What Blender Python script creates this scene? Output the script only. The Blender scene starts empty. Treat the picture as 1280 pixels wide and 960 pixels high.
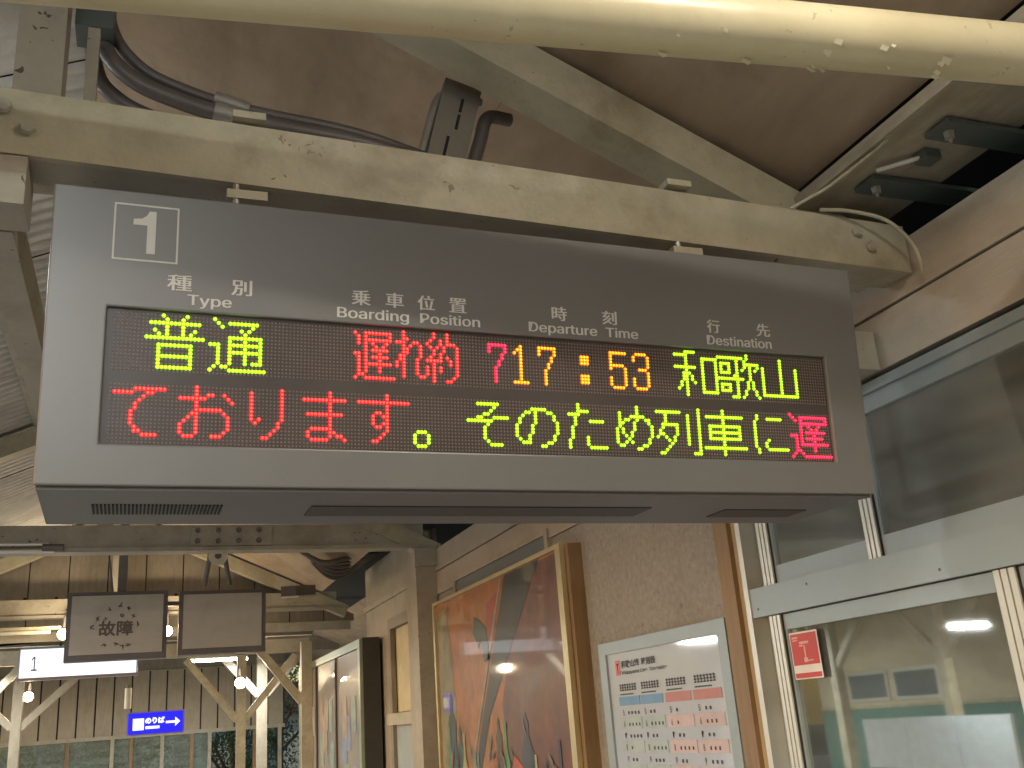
import bpy, bmesh, math, random, os
from mathutils import Vector, Matrix
random.seed(7)
R = math.radians
scn = bpy.context.scene
col = scn.collection

# ---------------------------------------------------------------- camera
yaw, pitch, roll, FPX = 0.36438, 0.322856, -0.0768328, 1239.31
cam_d = bpy.data.cameras.new('camera'); cam = bpy.data.objects.new('camera', cam_d); col.objects.link(cam)
sy, cy, sp, cp = math.sin(yaw), math.cos(yaw), math.sin(pitch), math.cos(pitch)
fw = Vector((sy*cp, cy*cp, sp)); rt = Vector((cy, -sy, 0)); up = rt.cross(fw)
r_ = rt*math.cos(roll) + up*math.sin(roll); u_ = -rt*math.sin(roll) + up*math.cos(roll)
m4 = Matrix((r_, u_, -fw)).transposed().to_4x4(); m4.translation = (0.206, -1.990, 1.834)
cam.matrix_world = m4
cam_d.sensor_width = 36; cam_d.lens = FPX/1280*36; cam_d.clip_start = 0.05; cam_d.clip_end = 600
scn.camera = cam

# ---------------------------------------------------------------- world, sun, exposure
wd = bpy.data.worlds.new('World'); scn.world = wd; wd.use_nodes = True
wn = wd.node_tree.nodes; bg = wn['Background']
sky = wn.new('ShaderNodeTexSky'); sky.sky_type = 'NISHITA'; sky.sun_disc = False
sky.sun_elevation = R(6); sky.sun_rotation = R(250)
wd.node_tree.links.new(sky.outputs[0], bg.inputs[0]); bg.inputs[1].default_value = 0.13
sd = bpy.data.lights.new('sun', 'SUN'); sd.energy = 0.35; sd.angle = R(12); sd.color = (1, .85, .7)
sun = bpy.data.objects.new('sun', sd); col.objects.link(sun)
_a, _e = R(250), R(6)
sun.rotation_euler = Vector((math.sin(_a)*math.cos(_e), math.cos(_a)*math.cos(_e), math.sin(_e))).to_track_quat('Z', 'Y').to_euler()
scn.view_settings.view_transform = 'Standard'; scn.view_settings.look = 'None'
scn.view_settings.exposure = 0.62; scn.view_settings.gamma = 1
scn.cycles.max_bounces = 6; scn.cycles.transparent_max_bounces = 6; scn.cycles.sample_clamp_indirect = 4

# ---------------------------------------------------------------- materials
MATS = {}
def mat(name, color, rough=.6, metal=0, spec=.5, var=.12, scale=6., chips=0, chipcol=(.12,.08,.05), bump=.15,
        coat=0, grain=None, dirt=0, bscale=60.):
    """painted / plain surface: colour variation, dirt, chipped flakes and fine relief, all in object space"""
    if name in MATS: return MATS[name]
    m = bpy.data.materials.new(name); m.use_nodes = True; nt = m.node_tree; N = nt.nodes; L = nt.links
    p = N['Principled BSDF']; p.inputs['Roughness'].default_value = rough; p.inputs['Metallic'].default_value = metal
    p.inputs['Specular IOR Level'].default_value = spec
    if coat: p.inputs['Coat Weight'].default_value = coat; p.inputs['Coat Roughness'].default_value = .04
    tc = N.new('ShaderNodeTexCoord'); mp = N.new('ShaderNodeMapping'); L.new(tc.outputs['Object'], mp.inputs[0])
    if grain: mp.inputs['Scale'].default_value = grain
    n1 = N.new('ShaderNodeTexNoise'); n1.inputs['Scale'].default_value = scale; n1.inputs['Detail'].default_value = 8
    n1.inputs['Roughness'].default_value = .65; L.new(mp.outputs[0], n1.inputs['Vector'])
    rp = N.new('ShaderNodeValToRGB'); rp.color_ramp.elements[0].position = .3; rp.color_ramp.elements[1].position = .7
    c = Vector(color)
    rp.color_ramp.elements[0].color = (*[max(0, x*(1-var)) for x in c], 1); rp.color_ramp.elements[1].color = (*[min(1, x*(1+var)) for x in c], 1)
    L.new(n1.outputs['Fac'], rp.inputs[0]); last = rp.outputs[0]; hgt = None
    if dirt:
        n3 = N.new('ShaderNodeTexNoise'); n3.inputs['Scale'].default_value = 2.3; n3.inputs['Detail'].default_value = 10; n3.inputs['Roughness'].default_value = .7
        L.new(tc.outputs['Object'], n3.inputs['Vector'])
        r3 = N.new('ShaderNodeMapRange'); r3.inputs[1].default_value = .48; r3.inputs[2].default_value = .75; r3.inputs[4].default_value = dirt
        L.new(n3.outputs['Fac'], r3.inputs[0])
        mx = N.new('ShaderNodeMixRGB'); mx.blend_type = 'MULTIPLY'; mx.inputs[2].default_value = (.45, .36, .26, 1)
        L.new(r3.outputs[0], mx.inputs[0]); L.new(last, mx.inputs[1]); last = mx.outputs[0]
    bn = N.new('ShaderNodeBump'); bn.inputs['Strength'].default_value = bump; bn.inputs['Distance'].default_value = .004
    n2 = N.new('ShaderNodeTexNoise'); n2.inputs['Scale'].default_value = bscale; n2.inputs['Detail'].default_value = 6
    L.new(mp.outputs[0], n2.inputs['Vector']); hgt = n2.outputs['Fac']
    if chips:
        n4 = N.new('ShaderNodeTexNoise'); n4.inputs['Scale'].default_value = 38; n4.inputs['Detail'].default_value = 5; n4.inputs['Distortion'].default_value = .6
        L.new(tc.outputs['Object'], n4.inputs['Vector'])
        r4 = N.new('ShaderNodeMapRange'); r4.inputs[1].default_value = .74-chips; r4.inputs[2].default_value = .755-chips
        n6 = N.new('ShaderNodeTexNoise'); n6.inputs['Scale'].default_value = 3.5; L.new(tc.outputs['Object'], n6.inputs['Vector'])
        m6 = N.new('ShaderNodeMath'); m6.operation = 'MULTIPLY_ADD'; m6.inputs[1].default_value = .45; m6.inputs[2].default_value = -.225
        L.new(n6.outputs['Fac'], m6.inputs[0]); a6 = N.new('ShaderNodeMath'); a6.operation = 'ADD'; L.new(m6.outputs[0], a6.inputs[0]); L.new(n4.outputs['Fac'], a6.inputs[1])
        L.new(a6.outputs[0], r4.inputs[0])
        mx = N.new('ShaderNodeMixRGB'); mx.inputs[2].default_value = (*chipcol, 1)
        L.new(r4.outputs[0], mx.inputs[0]); L.new(last, mx.inputs[1]); last = mx.outputs[0]
        sb = N.new('ShaderNodeMath'); sb.operation = 'SUBTRACT'; L.new(hgt, sb.inputs[0]); L.new(r4.outputs[0], sb.inputs[1]); hgt = sb.outputs[0]
    L.new(hgt, bn.inputs['Height']); L.new(bn.outputs[0], p.inputs['Normal']); L.new(last, p.inputs['Base Color'])
    rr = N.new('ShaderNodeMapRange'); rr.inputs[3].default_value = max(.02, rough-.08); rr.inputs[4].default_value = min(1, rough+.1)
    if rough > .12: L.new(n1.outputs['Fac'], rr.inputs[0]); L.new(rr.outputs[0], p.inputs['Roughness'])
    MATS[name] = m; return m
def emit(name, color, strength):
    if name in MATS: return MATS[name]
    m = bpy.data.materials.new(name); m.use_nodes = True; N = m.node_tree.nodes
    p = N['Principled BSDF']; p.inputs['Base Color'].default_value = (*[c*.12 for c in color], 1)
    p.inputs['Emission Color'].default_value = (*color, 1); p.inputs['Emission Strength'].default_value = strength
    MATS[name] = m; return m
def glass(name, tint, refl, rough=.02, dust=0):
    m = bpy.data.materials.new(name); m.use_nodes = True; nt = m.node_tree; N = nt.nodes; L = nt.links
    N.remove(N['Principled BSDF']); out = N['Material Output']
    tr = N.new('ShaderNodeBsdfTransparent'); tr.inputs[0].default_value = (*tint, 1)
    gl = N.new('ShaderNodeBsdfGlossy'); gl.inputs['Roughness'].default_value = rough; gl.inputs[0].default_value = (.9, .95, .93, 1)
    tc = N.new('ShaderNodeTexCoord'); nz = N.new('ShaderNodeTexNoise'); nz.inputs['Scale'].default_value = 1.3
    bn = N.new('ShaderNodeBump'); bn.inputs['Strength'].default_value = .05; bn.inputs['Distance'].default_value = .02
    L.new(tc.outputs['Object'], nz.inputs['Vector']); L.new(nz.outputs['Fac'], bn.inputs['Height']); L.new(bn.outputs[0], gl.inputs['Normal'])
    fr = N.new('ShaderNodeFresnel'); fr.inputs[0].default_value = 1.5
    ad = N.new('ShaderNodeMath'); ad.operation = 'ADD'; ad.use_clamp = True; ad.inputs[1].default_value = refl
    L.new(fr.outputs[0], ad.inputs[0])
    mx = N.new('ShaderNodeMixShader'); L.new(ad.outputs[0], mx.inputs[0]); L.new(tr.outputs[0], mx.inputs[1]); L.new(gl.outputs[0], mx.inputs[2])
    res = mx.outputs[0]
    if dust:
        df = N.new('ShaderNodeBsdfDiffuse'); df.inputs[0].default_value = (.42, .45, .44, 1)
        mp = N.new('ShaderNodeMapping'); mp.inputs['Scale'].default_value = (1, .8, 5); mp.inputs['Rotation'].default_value = (.5, 0, 0)
        n5 = N.new('ShaderNodeTexNoise'); n5.inputs['Scale'].default_value = 2.2; n5.inputs['Detail'].default_value = 7
        L.new(tc.outputs['Object'], mp.inputs[0]); L.new(mp.outputs[0], n5.inputs['Vector'])
        r5 = N.new('ShaderNodeMapRange'); r5.inputs[1].default_value = .3; r5.inputs[2].default_value = .75; r5.inputs[3].default_value = dust*.45; r5.inputs[4].default_value = dust*1.5
        L.new(n5.outputs['Fac'], r5.inputs[0]); m2 = N.new('ShaderNodeMixShader')
        L.new(r5.outputs[0], m2.inputs[0]); L.new(res, m2.inputs[1]); L.new(df.outputs[0], m2.inputs[2]); res = m2.outputs[0]
    L.new(res, out.inputs[0]); return m

CREAM = mat('cream_paint', (.43, .385, .275), .5, var=.15, scale=7, chips=.02, chipcol=(.24, .19, .12), dirt=.8, bump=.6)
CREAM_DULL = mat('dull_cream_paint', (.38, .345, .275), .6, var=.12, chips=.03, chipcol=(.10, .07, .05), dirt=.6, bump=.3)
PIPE = mat('glossy_cream_paint', (.62, .54, .35), .33, var=.08, scale=3, chips=.012, chipcol=(.42, .36, .24), dirt=.25, bump=.12, bscale=25)
CEIL = mat('brown_plywood', (.40, .30, .21), .65, var=.3, scale=2.2, grain=(1, .35, 1), dirt=.5, bump=.1)
BOARD = mat('tan_boards', (.25, .215, .165), .6, var=.16, scale=4, grain=(6, 1, 1), dirt=.5)
BOARD2 = mat('pale_boards', (.36, .31, .23), .6, var=.12, scale=4, grain=(6, 1, 1), dirt=.4)
PLATE = mat('pink_cream_timber', (.40, .355, .29), .55, var=.12, scale=3, grain=(1, .4, 2), dirt=.45, bump=.2)
SIGN = mat('satin_grey_steel', (.185, .178, .17), .38, metal=.3, var=.05, scale=2, bump=.02, bscale=200)
SIGN_U = mat('dark_grey_steel', (.15, .142, .145), .5, metal=.2, var=.06, scale=4, bump=.03)
BLACK = mat('black_slots', (.015, .014, .013), .8, var=.2)
LEDB = mat('led_module_black', (.065, .052, .047), .35, var=.15, scale=3, bump=.05)
LEDU = mat('unlit_led', (.20, .15, .13), .3, var=.15, scale=30, bump=.0)
WHITEP = mat('white_print', (.60, .58, .52), .6, var=.05, bump=.02)
ALU = mat('grey_aluminium', (.33, .385, .405), .42, metal=.35, var=.06, scale=5, bump=.03, dirt=.15)
ALU_L = mat('bright_aluminium', (.66, .65, .58), .35, metal=.4, var=.06, scale=8, bump=.03)
GROOVE = mat('dark_groove', (.03, .03, .028), .7, var=.2)
STUCCO = mat('stucco', (.30, .285, .26), .85, var=.2, scale=32, chips=.03, chipcol=(.19, .165, .135), bump=.9, dirt=.3, bscale=45)
TIMBER = mat('varnished_timber', (.24, .15, .07), .45, var=.25, scale=3, grain=(6, 6, .5), dirt=.3)
STRAP = mat('blue_grey_steel', (.11, .13, .125), .5, metal=.3, var=.15)
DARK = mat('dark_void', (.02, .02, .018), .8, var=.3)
GALV = mat('galvanised_steel', (.34, .32, .29), .45, metal=.5, var=.18, scale=9, dirt=.3)
COND = mat('grey_conduit', (.15, .13, .125), .45, metal=.3, var=.15, dirt=.3)
CORR = mat('corrugated_steel', (.58, .56, .52), .5, metal=.2, var=.2, scale=3, dirt=.5)
WINGLASS = glass('window_glass', (.42, .48, .46), .30, .025, .13)
TEALGLASS = glass('teal_hazy_glass', (.62, .80, .76), .06, .05, .22)
UPGLASS = glass('upper_window_glass', (.42, .48, .46), .26, .06, .20)
CLEAR = glass('clear_glass', (.85, .92, .9), .04)

# ---------------------------------------------------------------- helpers
OFF = {}
def thing(name, label, cat, loc=(0, 0, 0), group=None, rotz=0, local=False):
    o = bpy.data.objects.new(name, None); col.objects.link(o); o.empty_display_size = .1
    o.location = loc; o.rotation_euler = (0, 0, rotz); o['label'] = label; o['category'] = cat
    if group: o['group'] = group
    OFF[o.name] = Vector((0, 0, 0)) if local else Vector(loc)
    return o
def finish(bm, bevel=0, smooth=False):
    if bevel:
        es = [e for e in bm.edges if len(e.link_faces) == 2 and e.calc_face_angle(0) > .6]
        bmesh.ops.bevel(bm, geom=es, offset=bevel, segments=2, affect='EDGES', profile=.5, clamp_overlap=True)
    bmesh.ops.recalc_face_normals(bm, faces=bm.faces)
    if smooth:
        for f in bm.faces: f.smooth = True
        for e in bm.edges:
            if len(e.link_faces) == 2 and e.calc_face_angle(0) > .7: e.smooth = False
def part(name, bm, m, parent=None, label=None, kind=None, bevel=0, smooth=False, cat=None, group=None, fix=True):
    if fix: finish(bm, bevel, smooth)
    me = bpy.data.meshes.new(name)
    if parent is not None:
        off = OFF[parent.name]; bm.transform(Matrix.Translation(-off))
    bm.to_mesh(me); bm.free()
    for mm in (m if isinstance(m, (list, tuple)) else [m]): me.materials.append(mm)
    o = bpy.data.objects.new(name, me); col.objects.link(o)
    if parent is not None: o.parent = parent; OFF[o.name] = OFF[parent.name]
    else: OFF[o.name] = Vector((0, 0, 0))
    if label: o['label'] = label
    if kind: o['kind'] = kind
    if cat: o['category'] = cat
    if group: o['group'] = group
    return o
def struct(name, bm, m, **k): return part(name, bm, m, kind='structure', **k)
def NB(): return bmesh.new()
def box(bm, x0, x1, y0, y1, z0, z1, mi=0):
    v = [bm.verts.new((x, y, z)) for x in (x0, x1) for y in (y0, y1) for z in (z0, z1)]
    for q in ((0,1,3,2), (4,6,7,5), (0,4,5,1), (2,3,7,6), (0,2,6,4), (1,5,7,3)):
        f = bm.faces.new([v[i] for i in q]); f.material_index = mi
    return bm
def B(*a): return box(NB(), *a)
def bar(bm, a, b, w, h, upv=(0, 0, 1), mi=0):
    """box from a to b (centre line); h along upv made square to it, w sideways"""
    a, b = Vector(a), Vector(b); d = (b-a).normalized(); s = d.cross(Vector(upv)).normalized(); t = s.cross(d)
    v = []
    for p in (a, b):
        for i, j in ((-1,-1), (1,-1), (1,1), (-1,1)): v.append(bm.verts.new(p + s*i*w/2 + t*j*h/2))
    for q in ((0,3,2,1), (4,5,6,7), (0,1,5,4), (1,2,6,5), (2,3,7,6), (3,0,4,7)):
        f = bm.faces.new([v[i] for i in q]); f.material_index = mi
    return bm
def tube(bm, pts, rad, seg=12, cap=True, mi=0):
    pts = [Vector(p) for p in pts]; rings = []
    n = len(pts); ref = None
    for i, p in enumerate(pts):
        d = ((pts[min(i+1, n-1)] - pts[max(i-1, 0)])).normalized()
        if ref is None: ref = d.cross(Vector((0, 0, 1)) if abs(d.z) < .9 else Vector((1, 0, 0))).normalized()
        s = (ref - d*ref.dot(d)).normalized(); t = d.cross(s); ref = s
        rr = rad[i] if isinstance(rad, (list, tuple)) else rad
        rings.append([bm.verts.new(p + (s*math.cos(k*2*math.pi/seg) + t*math.sin(k*2*math.pi/seg))*rr) for k in range(seg)])
    for a, b in zip(rings, rings[1:]):
        for k in range(seg):
            f = bm.faces.new((a[k], a[(k+1) % seg], b[(k+1) % seg], b[k])); f.material_index = mi
    if cap:
        bm.faces.new(rings[0][::-1]).material_index = mi; bm.faces.new(rings[-1]).material_index = mi
    return bm
def arc(pts, n=6):
    """Catmull-Rom through pts"""
    P = [Vector(p) for p in pts]; P = [P[0]*2-P[1]] + P + [P[-1]*2-P[-2]]; out = []
    for i in range(1, len(P)-2):
        for k in range(n):
            t = k/n; a, b, c, d = P[i-1], P[i], P[i+1], P[i+2]
            out.append(.5*((2*b) + (c-a)*t + (2*a-5*b+4*c-d)*t*t + (3*b-a-3*c+d)*t**3))
    out.append(P[-2]); return out
def prism(bm, poly, f0, f1, mi=0):
    """poly 2-D points, f0/f1 map (u,v) -> 3-D for the two caps"""
    a = [bm.verts.new(f0(*p)) for p in poly]; b = [bm.verts.new(f1(*p)) for p in poly]; n = len(poly)
    bm.faces.new(a).material_index = mi; bm.faces.new(b[::-1]).material_index = mi
    for i in range(n): bm.faces.new((a[i], b[i], b[(i+1) % n], a[(i+1) % n])).material_index = mi
    return bm
def bolt(bm, c, n, r=.014, h=.008):
    c = Vector(c); n = Vector(n).normalized(); s = n.orthogonal().normalized(); t = n.cross(s)
    lo = [bm.verts.new(c + (s*math.cos(k*math.pi/3)+t*math.sin(k*math.pi/3))*r) for k in range(6)]
    hi = [bm.verts.new(c + n*h + (s*math.cos(k*math.pi/3)+t*math.sin(k*math.pi/3))*r*.85) for k in range(6)]
    for k in range(6): bm.faces.new((lo[k], lo[(k+1) % 6], hi[(k+1) % 6], hi[k]))
    bm.faces.new(hi)
    return bm
def copy_tree(o, parent=None, loc=None, label=None):
    c = o.copy(); col.objects.link(c); c.parent = parent
    if loc is not None: c.location = loc
    if label: c['label'] = label
    for ch in list(o.children): copy_tree(ch, c)
    return c
try:
    SANS = bpy.data.fonts.load(os.path.join(bpy.utils.system_resource('DATAFILES'), 'fonts', 'Inter.woff2'))
except Exception:
    SANS = None
try:
    CJK = bpy.data.fonts.load(os.path.join(bpy.utils.system_resource('DATAFILES'), 'fonts', 'Noto Sans CJK Regular.woff2'))
except Exception:
    CJK = None
def text_bm(s, w, h, f, th=.0006, bold=0., keep=False):
    """lettering as a thin mesh; scaled to w x h; f maps (u, v, out) -> 3-D"""
    cu = bpy.data.curves.new('lettering', 'FONT'); cu.body = s; cu.size = 1; cu.offset = bold; cu.resolution_u = 3
    fnt = CJK if max(map(ord, s)) > 255 else SANS
    if fnt: cu.font = fnt
    o = bpy.data.objects.new('lettering', cu); col.objects.link(o)
    dg = bpy.context.evaluated_depsgraph_get(); me = bpy.data.meshes.new_from_object(o.evaluated_get(dg))
    bpy.data.objects.remove(o); bm = NB(); bm.from_mesh(me); bpy.data.meshes.remove(me); bpy.data.curves.remove(cu)
    if not bm.verts: return bm
    x0 = min(v.co.x for v in bm.verts); x1 = max(v.co.x for v in bm.verts); y0 = min(v.co.y for v in bm.verts); y1 = max(v.co.y for v in bm.verts)
    sx = w/(x1-x0); sy_ = h/(y1-y0)
    if keep: sx = sy_ = min(sx, sy_)
    for v in bm.verts: v.co = Vector(f((v.co.x-x0)*sx, (v.co.y-y0)*sy_, th))
    return bm
def stacked(s, w, h, f, d):
    bm = NB()
    for k, (a, b) in enumerate(((-d, 0), (d, 0), (0, d), (0, -d))): merge(bm, text_bm(s, w, h, lambda u, v, o: f(u+a, v+b, o+k*.0003)))
    return bm
def merge(dst, src):
    me = bpy.data.meshes.new('tmp'); src.to_mesh(me); src.free(); dst.from_mesh(me); bpy.data.meshes.remove(me); return dst

# ================================================================ ground, tracks
struct('ground', B(-60, 60, -40, 140, -1.3, -1.1), mat('dark_ground', (.07, .065, .06), .9, var=.3))
struct('platform', B(-2.6, 9, -8, 40, -1.08, 0), mat('platform_asphalt', (.34, .32, .29), .8, var=.2, bump=.4))

# ================================================================ roof trusses
SL = .45
def zc(x): return 4.378 - SL*(x+.1) if x > -.1 else 4.378 + SL*(x+.1)     # ceiling height
def truss(y, label, far=False):
    t = thing('roof_truss', label, 'truss', (0, y, 3.0), group='timber trusses under the platform roof')
    bm = NB()
    if not far:
        # front tie beam, slightly askew to the wall
        a = Vector((-3.0, -.07, 3.125)); b = Vector((2.385, .205, 3.118))
        # steel channel: web facing the camera and flanges going back
        d = (b-a).normalized(); n = Vector((-d.y, d.x, 0))
        bar(bm, a, b, .018, .158)
        part('tie_beam', bm, CREAM, t, bevel=.003)
        bm = NB(); bar(bm, a+n*.062+Vector((0, 0, -.0745)), b+n*.062+Vector((0, 0, -.0745)), .104, .0085)
        part('lower_flange', bm, CREAM_DULL, t)
        bm = NB(); bar(bm, a+n*.062+Vector((0, 0, .0745)), b+n*.062+Vector((0, 0, .0745)), .104, .0085)
        part('upper_flange', bm, CREAM_DULL, t)
    else:
        bar(bm, (-3.0, y, 3.285), (2.3, y, 3.275), .12, .20)
        part('tie_beam', bm, CREAM_DULL, t, bevel=.006)
        bm = NB(); bar(bm, (-3.0, y-.075, 3.20), (2.29, y-.075, 3.19), .03, .03)
        part('lower_flange', bm, CREAM_DULL, t)
    yr = y + (.385 if not far else 0)
    for s in (1, -1):
        xa, xb = (-.02, 2.42) if s > 0 else (-.18, -3.1)
        bm = NB(); bar(bm, (xa, yr, zc(xa)-.09-.014), (xb, yr, zc(xb)-.09-.014), .13, .135, (0, 1, 0)) if False else bar(bm, (xa, yr, zc(xa)-.1), (xb, yr, zc(xb)-.1), .14, .135)
        part('rafter', bm, CREAM, t, bevel=.005)
    bm = NB(); bar(bm, (-.1, yr, 3.15 if not far else 3.3), (-.1, yr, 4.27), .11, .10, (0, 1, 0))
    part('king_post', bm, CREAM_DULL, t, bevel=.004)
    return t
T1 = truss(0.0, 'cream steel and timber roof truss carrying the departure board')
for x in (-.125, -.075, 2.19, 2.235): part('bolt', bolt(NB(), (x, .072 + (x+.0)*.051 - .003, 3.15 if x in (-.125, 2.19) else 3.105), (.05, -1, 0), .018, .012), CREAM_DULL, T1)
T2 = truss(5.85, 'brown shaded roof truss seen just under the departure board', True)
bm = NB(); box(bm, .50, 1.10, 5.775, 5.789, 3.215, 3.375)
part('splice_plate', bm, CREAM_DULL, T2, bevel=.002)
for i in range(8): part('bolt', bolt(NB(), (.55+.15*(i//2), 5.775, 3.255 if i % 2 else 3.335), (0, -1, 0), .022, .018), COND, T2)
T3 = truss(9.86, 'lamp-lit roof truss in front of the boarded gable', True)

# hanger clips between tie beam and departure board
for i, (x, lab) in enumerate(((.385, 'left'), (1.56, 'right'))):
    yb = .083 + x*.051
    t = thing('hanger_clamp', 'small cream steel hanger clamp holding up the %s part of the departure board' % lab, 'clamp', (x, yb, 2.95), group='clamps hanging the departure board')
    bm = NB(); box(bm, x-.045, x+.045, yb-.03, yb+.13, 2.992, 3.014); part('jaw', bm, CREAM, t, bevel=.003)
    bm = NB(); box(bm, x-.035, x+.04, yb-.03, yb+.10, 3.206, 3.224); part('top_jaw', bm, CREAM, t, bevel=.003)
    part('threaded_rod', tube(NB(), [(x-.025, yb-.02, 2.90), (x-.025, yb-.02, 3.03)], .008, 8), GALV, t)
    part('threaded_rod', tube(NB(), [(x+.02, yb+.1, 2.90), (x+.02, yb+.1, 3.20)], .008, 8), GALV, t)

# ================================================================ ceiling: brown panels right, corrugated sheet left
cl = NB(); 
bar(cl, (-.1, 2.5, 4.378+.055), (2.14, 2.5, zc(2.14)+.055), 29, .03); box(cl, 2.13, 3.6, -12, 17, 3.56, 3.6)  # flat soffit past the panels: near-black colour stands in for the unlit void
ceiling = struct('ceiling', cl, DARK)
def panel_mesh(x0, x1, y0, y1):
    bm = NB(); z0, z1 = zc(x0), zc(x1)
    v = [bm.verts.new(p) for p in ((x0, y0, z0), (x1, y0, z1), (x1, y1, z1), (x0, y1, z0))]
    w = [bm.verts.new(q.co + Vector((0, 0, .012))) for q in v]
    bm.faces.new(v[::-1]); bm.faces.new(w)
    for i in range(4): bm.faces.new((v[i], v[(i+1) % 4], w[(i+1) % 4], w[i]))
    return bm
for yy in range(-4, 5):
    y0 = yy*3.64 + 2.6
    for (xa, xb) in ((-.095, 1.2485), (1.25, 2.13)):
        part('ceiling_panel', panel_mesh(xa, xb, y0, y0+3.6385), CEIL, ceiling)
roof = None
def corr(y0, y1):
    bm = NB(); n = int((y1-y0)/.10*8); prev = None
    for i in range(n+1):
        y = y0 + (y1-y0)*i/n; dz = .02*math.sin(y/.10*2*math.pi)
        c = [bm.verts.new((x, y, zc(x)+dz+.03)) for x in (-.1, -3.4)]
        if prev: f = bm.faces.new((prev[0], prev[1], c[1], c[0])); f.smooth = True
        prev = c
    return bm
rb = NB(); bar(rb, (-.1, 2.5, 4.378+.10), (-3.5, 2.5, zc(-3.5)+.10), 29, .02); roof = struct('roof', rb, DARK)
for k in range(34): part('corrugated_sheet', corr(-9+k*.76, -9+k*.76+.755), CORR, roof, fix=False)
bm = NB()
for x in (-.6, -1.5, -2.4): bar(bm, (x, -9, zc(x)-.01), (x, 16, zc(x)-.01), .05, .05)
bmp = bm; part('purlin', bmp, CREAM_DULL, roof)

t = thing('beam_conduit', 'pale thin conduit ending in a fitting under the left of the far cross beam', 'conduit', (-.9, 5.72, 3.2))
part('conduit', tube(NB(), [(-2.5, 5.70, 3.185), (-.42, 5.70, 3.18)], .013, 10), ALU_L, t, smooth=True)
part('conduit', tube(NB(), [(-2.5, 5.70, 3.235), (-.46, 5.70, 3.23)], .011, 10), ALU_L, t, smooth=True)
part('fitting', tube(NB(), [(-.50, 5.70, 3.205), (-.36, 5.70, 3.20)], .03, 12), COND, t, smooth=True)
# longitudinal timbers
t = thing('eave_beam', 'long pale timber running away beneath the left end of the cross beam', 'beam', (-.13, -1, 2.95))
part('hanger_post', B(-.17, -.11, 3.22, 3.28, 3.04, 4.30), CREAM_DULL, t)
part('timber', B(-.175, -.105, .21, 3.30, 2.925, 3.035), CREAM_DULL, t, bevel=.006)
part('block', B(-.30, -.07, .07, .20, 2.925, 3.038), CREAM_DULL, t, bevel=.012)
# soffit plank above wall plate
t = thing('purlin_plank', 'weathered olive plank running above the wall plate at upper right', 'plank', (2.2, -3, 3.3))
part('plank', B(2.09, 2.45, -3, .62, 3.29, 3.33), mat('olive_plank', (.34, .30, .23), .7, var=.2, scale=4, grain=(4, .6, 4), dirt=.6, chips=.04, chipcol=(.30, .26, .18)), t, bevel=.005)
for k, (y, lab) in enumerate(((.11, 'nearer the cross beam end'), (-.195, 'at the right edge of the picture'))):
    t = thing('steel_strap', 'blue-grey flat steel strap under the plank, ' + lab, 'strap', (2.3, y, 3.26), group='steel straps under the plank')
    part('flat_bar', B(2.19, 2.80, y-.045, y+.045, 3.268, 3.282), STRAP, t)
    bm = NB(); bolt(bm, (2.23, y, 3.268), (0, 0, -1), .016, .02); tube(bm, [(2.23, y, 3.235), (2.23, y, 3.268)], .005, 6); part('bolt', bm, GALV, t)
t = thing('latch_rod', 'short bright bolt rod fixed under the olive plank', 'bolt', (2.2, -.2, 3.27))
part('rod', tube(NB(), [(2.17, .03, 3.272), (2.25, -.06, 3.272)], .007, 8), ALU_L, t)
part('bracket', B(2.245, 2.30, -.09, -.04, 3.258, 3.289), STRAP, t)

# big pipe across the top
t = thing('overhead_pipe', 'thick glossy cream pipe with flaking paint crossing above the departure board', 'pipe', (1, -.6, 3.12))
ax = [(-1.2+i*.2, -.435-.122*(-1.2+i*.2), 3.12) for i in range(23)]
part('pipe', tube(NB(), ax, .064, 40), PIPE, t, smooth=True)
FL = mat('paint_flake', (.66, .60, .42), .5, var=.1)
bm = NB()
for i in range(16):
    x = random.choice((random.uniform(.9, 1.9), random.uniform(1.45, 1.75))); a = random.uniform(-2.5, -1.1)
    c = Vector((x, -.435-.122*x, 3.12)); s = .003+random.random()*.009
    n = Vector((0, math.cos(a), math.sin(a)))*1; tt = Vector((0, -math.sin(a), math.cos(a)))
    p = [c + n*(.0648+(.006 if k in (1, 2) else 0)) + Vector((1, 0, 0))*s*dx*random.uniform(.6, 1.3) + tt*s*dt*random.uniform(.6, 1) for k, (dx, dt) in enumerate(((-1,-1), (1,-.8), (.8,1), (-1,.6)))]
    bm.faces.new([bm.verts.new(q) for q in p])
part('paint_flakes', bm, FL, t, kind='stuff', fix=False)

# conduits upper left
t = thing('conduit_bundle', 'bundle of dark grey conduits bending down behind the cross beam at upper left', 'conduit', (.2, .5, 3.5))
for k, (dz, dy, rr) in enumerate(((0, 0, .024), (.055, .02, .017), (-.045, .06, .022))):
    p = arc([(.02+dz*.3, .5+dy, 4.0), (.025+dz*.4, .5+dy, 3.70+dz), (.10+dz*.4, .5+dy, 3.575+dz), (.24, .5+dy, 3.515+dz), (.42, .5+dy, 3.48+dz*.9), (.72, .5+dy, 3.455+dz*.8), (.95, .52+dy, 3.43+dz*.5)], 8)
    part('conduit', tube(NB(), p, rr, 12), COND, t, smooth=True)
    if k < 2: part('coupling', tube(NB(), [(.33, .5+dy, 3.497+dz), (.425, .5+dy, 3.478+dz*.9)], rr+.006, 14), GALV, t, smooth=True)
t = thing('junction_box', 'dark steel junction box on the king post at upper left', 'box', (.0, .45, 3.65))
part('box', B(-.035, .06, .42, .52, 3.66, 3.86), STRAP, t, bevel=.005)
part('strip', B(.0, .03, .40, .43, 3.33, 3.64), CREAM_DULL, t, bevel=.002)
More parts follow.
